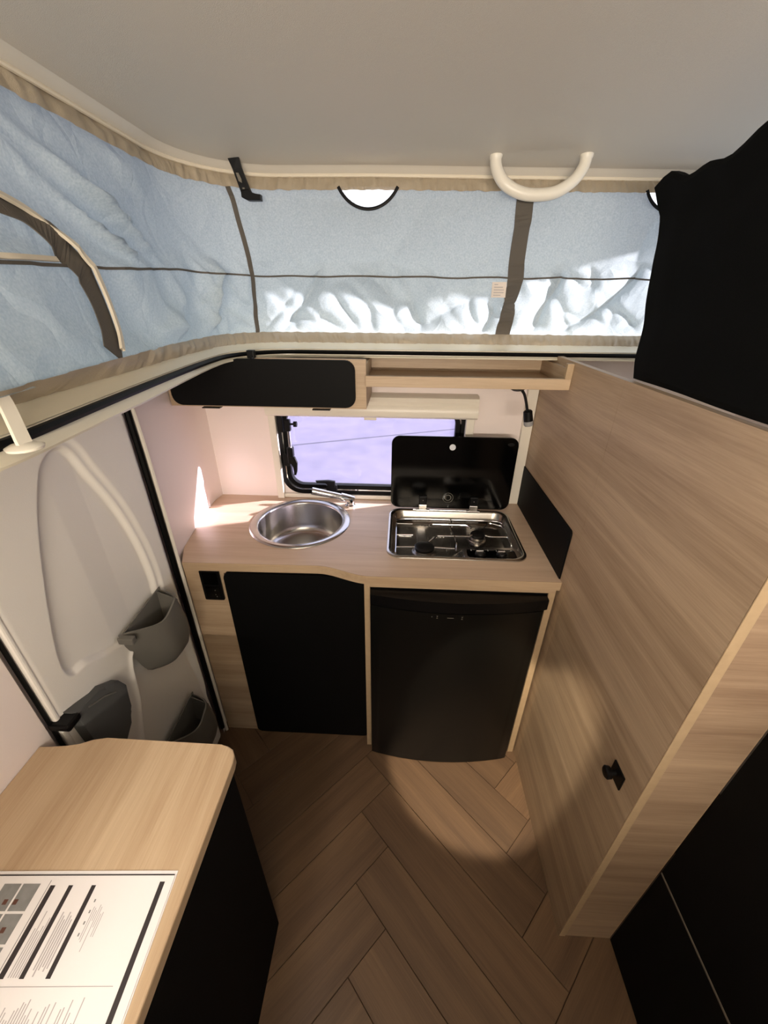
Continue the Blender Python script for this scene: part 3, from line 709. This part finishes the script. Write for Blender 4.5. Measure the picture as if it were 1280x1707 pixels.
# sink
sink = thing('sink', (SKX, SKY, .862), 'round stainless steel sink set in the worktop', 'sink')
bm = bmesh.new(); lathe(bm, [(SKR, .0), (SKR - .002, .0035), (SKR - .010, .0050), (SKR - .022, .0045), (SKR - .026, .001), (SKR - .030, .0002), (.1555, -.004)], (SKX, SKY, .862), 72); 
bm.faces.ensure_lookup_table(); bmesh.ops.delete(bm, geom=[f for f in bm.faces if len(f.verts) > 4], context='FACES_ONLY')
obj('rim', bm, 'steel', sink, smooth=True, angle=60)
bm = bmesh.new(); lathe(bm, [(.156, -.003), (.154, -.02), (.149, -.10), (.143, -.118), (.130, -.128), (.11, -.130), (.03, -.133), (.03, -.137), (0, -.137)], (SKX, SKY, .862), 72)
bmesh.ops.delete(bm, geom=[f for f in bm.faces if len(f.verts) > 4], context='FACES_ONLY')
obj('bowl', bm, 'steel', sink, smooth=True, angle=60)
bm = bmesh.new(); lathe(bm, [(.026, -.1365), (.026, -.1335), (.022, -.1325), (.010, -.134), (0, -.134)], (SKX, SKY, .862), 24); obj('drain', bm, 'chrome', sink, smooth=True)

# tap
tap = thing('tap', (-.195, 1.418, .862), 'chrome folding tap lying across the back of the sink', 'tap')
bm = bmesh.new(); lathe(bm, [(.021, 0), (.021, .006), (.016, .010), (.016, .024), (0, .026)], (-.195, 1.418, .8622), 24); obj('base', bm, 'chrome', tap, smooth=True)
bm = bmesh.new(); tube(bm, [(-.178, 1.422, .889), (-.196, 1.419, .892), (-.232, 1.412, .905)], [.013, .0175, .0165], 18); obj('joint', bm, 'chrome', tap, smooth=True)
bm = bmesh.new(); tube(bm, [(-.226, 1.413, .903), (-.26, 1.408, .913), (-.338, 1.396, .934), (-.342, 1.395, .935)], [.0125, .013, .015, .0145], 18); obj('spout', bm, 'chrome', tap, smooth=True)
bm = bmesh.new(); lathe(bm, [(.006, 0), (.006, -.010), (0, -.011)], (-.186, 1.404, .893), 14, 'y'); obj('lever', bm, 'blackplastic', tap, smooth=True)

# hob
hob = thing('hob', (.2, 1.23, .862), 'two-burner gas hob with a raised black glass lid', 'hob')
bm = bmesh.new()
rl = [(0, .8622), (.001, .8660), (.006, .8675), (.012, .8668), (.016, .861), (.020, .842), (.030, .832), (.05, .8305)]
loops = [XY(rr(HX0 + d, HX1 - d, HY0 + d, HY1 - d, max(.028, .045 - d * .2), 7), z) for d, z in rl]
lv = [[bm.verts.new(p) for p in lp] for lp in loops]
for A, Bq in zip(lv, lv[1:]):
    for k in range(len(A)): bm.faces.new((A[k], A[(k + 1) % len(A)], Bq[(k + 1) % len(A)], Bq[k]))
bm.faces.new(lv[-1]); obj('tray', bm, 'steeldark', hob, smooth=True, angle=50)
# control console at the right front corner
bm = bmesh.new(); cbase = rr(.185, .418, 1.064, 1.150, [.02, .02, .03, .045], 6); ctop = rr(.215, .408, 1.066, 1.132, [.015, .015, .02, .03], 6)
a = [bm.verts.new((x, y, .8305)) for x, y in cbase]; b = [bm.verts.new((x, y, .862)) for x, y in ctop]
for k in range(len(a)): bm.faces.new((a[k], a[(k + 1) % len(a)], b[(k + 1) % len(a)], b[k]))
bm.faces.new(b); cons = obj('console', bm, 'steeldark', hob, smooth=True, angle=50)
bm = bmesh.new(); prism(bm, XY(rr(.232, .392, 1.070, 1.122, .012, 4), .862), (0, 0, .0012)); cp = obj('control_panel', bm, 'blackgloss', cons)
bm = bmesh.new(); ring(bm, XY(rr(.220, .404, 1.062, 1.134, .020, 4), .8618), XY(rr(.232, .392, 1.070, 1.122, .012, 4), .8622), (0, 0, .0035)); obj('panel_frame', bm, 'steel', cons)
for k in range(5): obj('scale_mark', B(.248 + .028 * k, .2495 + .028 * k, 1.114, 1.120, .8632, .8636), 'dot', cons)
for kx in (.275, .345):
    bm = bmesh.new(); lathe(bm, [(.017, 0), (.017, .006), (.014, .010), (0, .011)], (kx, 1.092, .8632), 22); k_ = obj('knob', bm, 'blackplastic', hob, smooth=True)
    bm = bmesh.new(); box(bm, kx - .015, kx + .009, 1.088, 1.0925, .8735, .882, bev=.0015); obj('grip', bm, 'steel', k_)
for bx_, by_, br in ((.094, 1.146, .034), (.292, 1.240, .026)):
    bm = bmesh.new(); lathe(bm, [(br * 1.25, 0), (br * 1.2, .003), (br * .95, .005), (br * .95, .014), (0, .014)], (bx_, by_, .831), 30); bu = obj('burner', bm, 'steel', hob, smooth=True)
    bm = bmesh.new(); lathe(bm, [(br, 0), (br * 1.02, .003), (br, .008), (br * .9, .010), (br * .35, .009), (0, .0085)], (bx_, by_, .845), 30); obj('burner_cap', bm, 'burner', bu, smooth=True)
bm = bmesh.new(); box(bm, .072, .105, 1.20, 1.30, .831, .8345, bev=.001); obj('ignition_cover', bm, 'steel', hob)
# pan supports
def rods(paths, name):
    bm = bmesh.new()
    for p in paths: tube(bm, p, .0026, 8)
    return obj(name, bm, 'chrome', hob, smooth=True)
zt_ = .858
rods([smooth_path([(-.004, 1.085, .834), (-.004, 1.090, zt_), (-.003, 1.15, zt_), (-.003, 1.28, zt_), (.002, 1.291, zt_), (.03, 1.292, zt_), (.056, 1.292, zt_)], 5),
      [(-.003, 1.211, zt_), (.056, 1.211, zt_ + .001)], [(-.003, 1.132, zt_), (.060, 1.134, zt_ + .001)], [(.128, 1.134, zt_ + .001), (.196, 1.132, zt_)],
      smooth_path([(.118, 1.282, zt_), (.128, 1.293, zt_), (.15, 1.294, zt_), (.245, 1.294, zt_), (.262, 1.288, zt_), (.272, 1.268, zt_ + .001)], 4),
      smooth_path([(.192, 1.294, zt_), (.200, 1.25, zt_), (.205, 1.20, zt_), (.206, 1.16, zt_), (.206, 1.150, .838)], 4), [(.142, 1.211, zt_), (.258, 1.214, zt_)], [(.110, 1.168, zt_), (.142, 1.211, zt_)]], 'pan_support')
rods([smooth_path([(.318, 1.270, zt_ + .001), (.335, 1.300, zt_), (.348, 1.314, zt_), (.378, 1.300, zt_), (.392, 1.285, zt_), (.394, 1.20, zt_), (.396, 1.17, zt_), (.396, 1.162, .836)], 5),
      [(.258, 1.214, zt_), (.268, 1.222, zt_ + .001)], smooth_path([(.316, 1.222, zt_ + .001), (.335, 1.216, zt_), (.394, 1.218, zt_)], 4)], 'pan_support')
rods([[(.206, 1.30, .846), (.206, 1.352, .850)]], 'support_pin')
bm = bmesh.new(); tube(bm, smooth_path([(-.005, 1.335, .846), (.03, 1.352, .846), (.2, 1.354, .846), (.37, 1.352, .846), (.402, 1.335, .846)], 5), .003, 8); obj('rear_rod', bm, 'steel', hob, smooth=True)
# lid
bm = bmesh.new(); prism(bm, XZ(rr(-.030, .433, .872, 1.165, .030, 6), 1.400), (0, .006, 0), bev=.0012); lid = obj('lid', bm, 'blackgloss', hob, label='raised black glass lid')
bm = bmesh.new(); lathe(bm, [(.0115, 0), (.0115, -.003), (0, -.0035)], (.194, 1.400, 1.126), 24, 'y'); obj('bumper', bm, 'dot', lid)
bm = bmesh.new(); lathe(bm, [(.012, 0), (.012, -.002), (0, -.0022)], (.405, 1.400, 1.140), 16, 'y'); bmesh.ops.scale(bm, vec=(1, 1, .5), verts=bm.verts, space=Matrix.Translation((-.405, -1.4, -1.140))); obj('badge', bm, 'blackplastic', lid)
bm = bmesh.new(); ring(bm, XZ([(.194 + .021 * math.cos(a), .919 + .021 * math.sin(a)) for a in np.linspace(0, 2 * math.pi, 33)[:-1]], 1.3992), XZ([(.194 + .0195 * math.cos(a), .919 + .0195 * math.sin(a)) for a in np.linspace(0, 2 * math.pi, 33)[:-1]], 1.3992), (0, .001, 0))
ring(bm, XZ([(.194 + .013 * math.cos(a), .919 + .013 * math.sin(a)) for a in np.linspace(0, 2 * math.pi, 25)[:-1]], 1.3992), XZ([(.194 + .010 * math.cos(a), .919 + .010 * math.sin(a)) for a in np.linspace(0, 2 * math.pi, 25)[:-1]], 1.3992), (0, .001, 0))
obj('emblem', bm, 'grey', lid)
for hx in (.097, .296):
    bm = bmesh.new(); box(bm, hx - .016, hx + .016, 1.385, 1.3985, .862, .892, bev=.002); box(bm, hx - .027, hx + .027, 1.384, 1.397, .862, .870, bev=.001); h_ = obj('hinge', bm, 'steel', hob)
    bm = bmesh.new(); box(bm, hx - .015, hx + .015, 1.391, 1.3995, .892, .925, bev=.002); obj('hinge_clamp', bm, 'blackplastic', h_)
    bm = bmesh.new(); lathe(bm, [(.002, 0), (.002, -.001), (0, -.0014)], (hx, 1.391, .908), 8, 'y'); obj('screw', bm, 'chrome', h_)
bm = bmesh.new(); tube(bm, [(.06, 1.390, .868), (.30, 1.390, .868)], .003, 8); obj('hinge_rod', bm, 'steel', hob, smooth=True)

# ================================================================== FRIDGE
fr_ = thing('fridge', (.19, 1.2, 0), 'black built-in fridge with a slightly bowed door', 'fridge')
obj('body', B(-.079, .466, .968, 1.44, .0, .812), 'blacklam', fr_)
def bow(x): t = (x - .186) / .27; return .938 - .030 * (1 - t * t)
bm = bmesh.new(); xs = np.linspace(-.077, .450, 30)
pts = [(x, bow(x), .006) for x in xs] + [(.450, .966, .006), (-.077, .966, .006)]
prism(bm, pts, (0, 0, .762), bev=.002); obj('door', bm, 'fridge', fr_, smooth=True, angle=25)
bm = bmesh.new(); pts = [(x, bow(x) + .001, .770) for x in np.linspace(-.077, .463, 30)] + [(.463, .966, .770), (-.077, .966, .770)]
prism(bm, pts, (0, 0, .040), bev=.003); fp = obj('control_strip', bm, 'blackplastic', fr_, smooth=True, angle=25)
zc = .752
def fx(x, w, z, h): obj('display_mark', B(x - w / 2, x + w / 2, bow(x) - .0006, bow(x) + .002, z, z + h), 'grey', fr_)
fx(.168, .020, zc, .0016)
for cx in (.128, .203):
    fx(cx, .0045, zc - .003, .0014); fx(cx, .002, zc + .002, .004)
    fx(cx, .005, zc + .0065, .001)
fx(.112, .0025, zc + .001, .002)

# ================================================================== WALL CABINET, SHELF, BLIND
wc = thing('wall_cabinet', (-.42, 1.36, 1.29), 'oak wall cabinet with a black flap under the rim', 'cabinet')
CY = 1.250
bm = bmesh.new(); prism(bm, XZ([(-.738, 1.2955), (-.109, 1.2955), (-.109, 1.4432), (-.44, 1.4432), (-.50, 1.428), (-.738, 1.428)], CY), (0, .016, 0)); obj('front_frame', bm, 'oak_x', wc)
obj('bottom', B(-.739, -.109, CY + .016, 1.490, 1.2955, 1.311), 'oak_x', wc)
obj('side', B(-.125, -.109, CY + .016, 1.490, 1.311, 1.4285), 'oak_y', wc)
obj('side', B(-.738, -.724, CY + .016, 1.490, 1.311, 1.4285), 'oak_y', wc)
bm = bmesh.new(); pl = rr(-.722, -.142, 1.3015, 1.4415, [.030, .030, .030, .0], 6)
pl = [p for p in pl if not (p[0] < -.60 and p[1] > 1.40)] + [(-.50, 1.4415), (-.56, 1.427), (-.722, 1.427)]
prism(bm, XZ(pl[:], CY - .015), (0, .0145, 0), bev=.0012)
obj('flap', bm, 'blacklam', wc, label='black flap door with rounded corners')
for a_, b_ in ((-.632, -.575), (-.279, -.223)):
    obj('hinge', B(a_, b_, CY - .016, CY + .01, 1.2925, 1.2955), 'blackplastic', wc)

sh = thing('open_shelf', (.2, 1.36, 1.37), 'open oak shelf with a low front lip under the rim', 'shelf')
obj('bottom', B(-.1085, .4945, 1.236, 1.490, 1.370, 1.382), 'oak_x', sh)
obj('front_lip', B(-.1085, .4945, 1.220, 1.236, 1.370, 1.401, bev=.001), 'oak_x', sh)
obj('end_board', B(.476, .4945, 1.220, 1.236, 1.4012, 1.443), 'oak_edge', sh)
obj('end_board', B(.482, .4945, 1.236, 1.490, 1.3822, 1.428), 'oak_y', sh)
obj('back_rail', B(-.1085, .482, 1.470, 1.490, 1.3822, 1.4285), 'oak_x', sh)

bl = thing('roller_blind', (-.1, 1.45, 1.22), 'cream roller blind cassette above the window', 'blind')
bm = bmesh.new(); pr = [(1.491, 1.300), (1.452, 1.300), (1.438, 1.292), (1.432, 1.278), (1.436, 1.266), (1.430, 1.256), (1.427, 1.242), (1.430, 1.226), (1.438, 1.219), (1.491, 1.219)]
prism(bm, [(-.500, y, z) for y, z in pr], (.779, 0, 0)); obj('cassette', bm, 'whiteplastic', bl, smooth=True, angle=30)
obj('pull_tab', B(-.136, -.090, 1.446, 1.458, 1.207, 1.219, bev=.002), 'whiteplastic', bl)

# gooseneck lamp under the shelf
gl = thing('gooseneck_lamp', (.356, 1.25, 1.370), 'small black gooseneck lamp hanging under the open shelf', 'lamp')
bm = bmesh.new(); lathe(bm, [(.022, 0), (.022, -.005), (.012, -.010), (0, -.011)], (.352, 1.252, 1.3698), 24); obj('base', bm, 'blackplastic', gl, smooth=True)
bm = bmesh.new(); tube(bm, smooth_path([(.366, 1.252, 1.362), (.376, 1.252, 1.350), (.386, 1.251, 1.325), (.394, 1.250, 1.298)], 8), .0042, 10); obj('neck', bm, 'blackplastic', gl, smooth=True)
bm = bmesh.new(); d_ = Vector((.008, 0, -.034)).normalized(); p0 = Vector((.3945, 1.25, 1.302)); tube(bm, [p0, p0 + d_ * .004, p0 + d_ * .034], [.010, .0138, .0145], 20); hd = obj('head', bm, 'blackplastic', gl, smooth=True)
bm = bmesh.new(); tube(bm, [p0 + d_ * .034, p0 + d_ * .046, p0 + d_ * .050], [.0148, .0148, .012], 20); obj('lens', bm, 'lens', hd, smooth=True)

# ================================================================== SIDE TABLE AND SHEET (lower left)
st = thing('side_table', (-.5, .1, 0), 'oak topped black sideboard at the lower left', 'table')
top = [(-.309, -.75), (-.309, .435), (-.3115, .449), (-.319, .460), (-.331, .466), (-.345, .468), (-.585, .470), (-.612, .466), (-.632, .452), (-.655, .447), (-.711, .447), (-.711, -.75)]
bm = bmesh.new(); prism(bm, XY(top, .772), (0, 0, .028), bev=.003); obj('table_top', bm, 'oak_table', st)
obj('body', B(-.708, -.312, -.75, .432, 0, .772, bev=.002), 'blackbox', st)
sheet = thing('information_sheet', (-.45, .14, .80), 'white printed information sheet with black bars on the oak table top', 'sheet')
ang = math.radians(3.2); C0 = Vector((-.3315, .2665, 0))
def sp(u, v, z=0): # u to the left along the top edge, v towards the viewer
    return (C0.x - u * math.cos(ang) + v * .045, C0.y - u * math.sin(ang) * .9 - v, z)
def quad(bm, u0, u1, v0, v1, z, h): prism(bm, [sp(u0, v0, z), sp(u1, v0, z), sp(u1, v1, z), sp(u0, v1, z)], (0, 0, h))
bm = bmesh.new(); quad(bm, 0, .36, 0, .42, .8002, .0012); obj('backing_sheet', bm, 'paper', sheet)
bm = bmesh.new(); quad(bm, .0015, .36, .0065, .42, .8022, .0010); shp = obj('front_sheet', bm, 'paper', sheet)
bm = bmesh.new(); quad(bm, .003, .36, .0045, .0075, .8014, .0008); obj('sheet_gap', bm, 'ink', sheet)
ZP = .8033
def prn(rects, mat, name, kind=None):
    bm = bmesh.new()
    for r_ in rects: quad(bm, *r_, ZP, .0002)
    return obj(name, bm, mat, shp, kind=kind)
for u, w_, v0, v1 in ((.0135, .0075, .014, .40), (.117, .0065, .018, .113), (.152, .0065, .018, .113), (.179, .0075, .018, .113), (.27, .0075, .014, .11), (.28, .008, .125, .3)):
    prn([(u, u + w_, v0, v1)], 'ink', 'black_bar')
prn([(.189, .1900, .012, .118)], 'inkmid', 'rule')
prn([(.03, .30, .1195, .1202)], 'inkgrey', 'rule')
tx = []
rnd = random.Random(3)
for k in range(7): tx.append((.104 - k * .0028 - .0009, .104 - k * .0028, .040 + rnd.random() * .01, .055 + rnd.random() * .04))
for k in range(6): tx.append((.146 - k * .0034 - .0017, .146 - k * .0034, .048 + .004 * (k % 3), .113 - rnd.random() * .012))
for k in range(5): tx.append((.174 - k * .0032 - .0013, .174 - k * .0032, .045 + rnd.random() * .03, .112))
for k in range(70):
    u = .06 + k * .0034; v0 = .128 + rnd.random() * .03
    tx.append((u, u + .0013, v0, v0 + .02 + rnd.random() * .08)); tx.append((u, u + .0012, .16 + rnd.random() * .02, .36))
prn(tx, 'inkgrey', 'text_line', 'stuff')
prn([(.1085 - .002, .1085, .022 + k * .012, .0255 + k * .012) for k in (1, 2, 3, 4)], 'inkmid', 'symbol_row', 'stuff')
for (u, v) in ((.203, .016), (.232, .016), (.203, .050), (.232, .050), (.203, .084)): prn([(u, u + .026, v, v + .031)], 'inkmid', 'picture')
for (u, v) in ((.222, .034), (.237, .034), (.215, .064)): 
    bm = bmesh.new(); quad(bm, u, u + .006, v, v + .006, ZP + .0003, .0002); obj('picture_detail', bm, 'brownink', shp)

# ================================================================== LAMPS BEHIND THE VIEWER
def lamp_light(name, kind, loc, target, energy, color, **k):
    l = bpy.data.lights.new(name, kind); o = bpy.data.objects.new(name, l); COL.objects.link(o); o.location = loc
    o.rotation_euler = (Vector(target) - Vector(loc)).to_track_quat('-Z', 'Y').to_euler(); l.energy = energy; l.color = color
    for a, b in k.items(): setattr(l, a, b)
    return o
WARM = (1.0, .87, .73)
cl_ = thing('ceiling_lamp', (-.42, -.25, 1.934), 'round warm ceiling lamp on the roof lining above the sideboard', 'lamp')
bm = bmesh.new(); lathe(bm, [(.10, 0), (.10, -.02), (.085, -.03), (0, -.031)], (-.42, -.25, 1.9335), 32); obj('housing', bm, 'whiteplastic', cl_, smooth=True)
lamp_light('ceiling_lamp_light', 'SPOT', (-.42, -.25, 1.89), (-.50, .25, .8), KEY_E, (1.0, .93, .86), spot_size=math.radians(62), spot_blend=1.0, shadow_soft_size=.08)
ul = thing('fill_bar', (.1, -1.0, 1.48), 'added warm fill light bar on the rim behind the viewer', 'lamp')  # unseen bar, added to brighten the ceiling and upper oak panel
obj('profile', B(-.4, .6, -1.00, -.975, 1.4775, 1.498, bev=.003), 'whiteplastic', ul)
lamp_light('fill_bar_light', 'AREA', (.1, -.985, 1.503), (.1, -.285, 2.298), UP_E, WARM, shape='RECTANGLE', size=1.0, size_y=.05)
sl = thing('roof_spot', (.22, .16, 1.934), 'small roof spot above the kitchen aisle', 'lamp')
bm = bmesh.new(); lathe(bm, [(.03, 0), (.03, -.012), (.022, -.02), (.022, -.016), (0, -.016)], (.22, .16, 1.9335), 24); obj('housing', bm, 'whiteplastic', sl, smooth=True)
lamp_light('roof_spot_light', 'SPOT', (.22, .16, 1.905), (.32, .93, .08), SPOT_E, (1.0, .85, .64), spot_size=math.radians(20), spot_blend=.25, shadow_soft_size=.015)
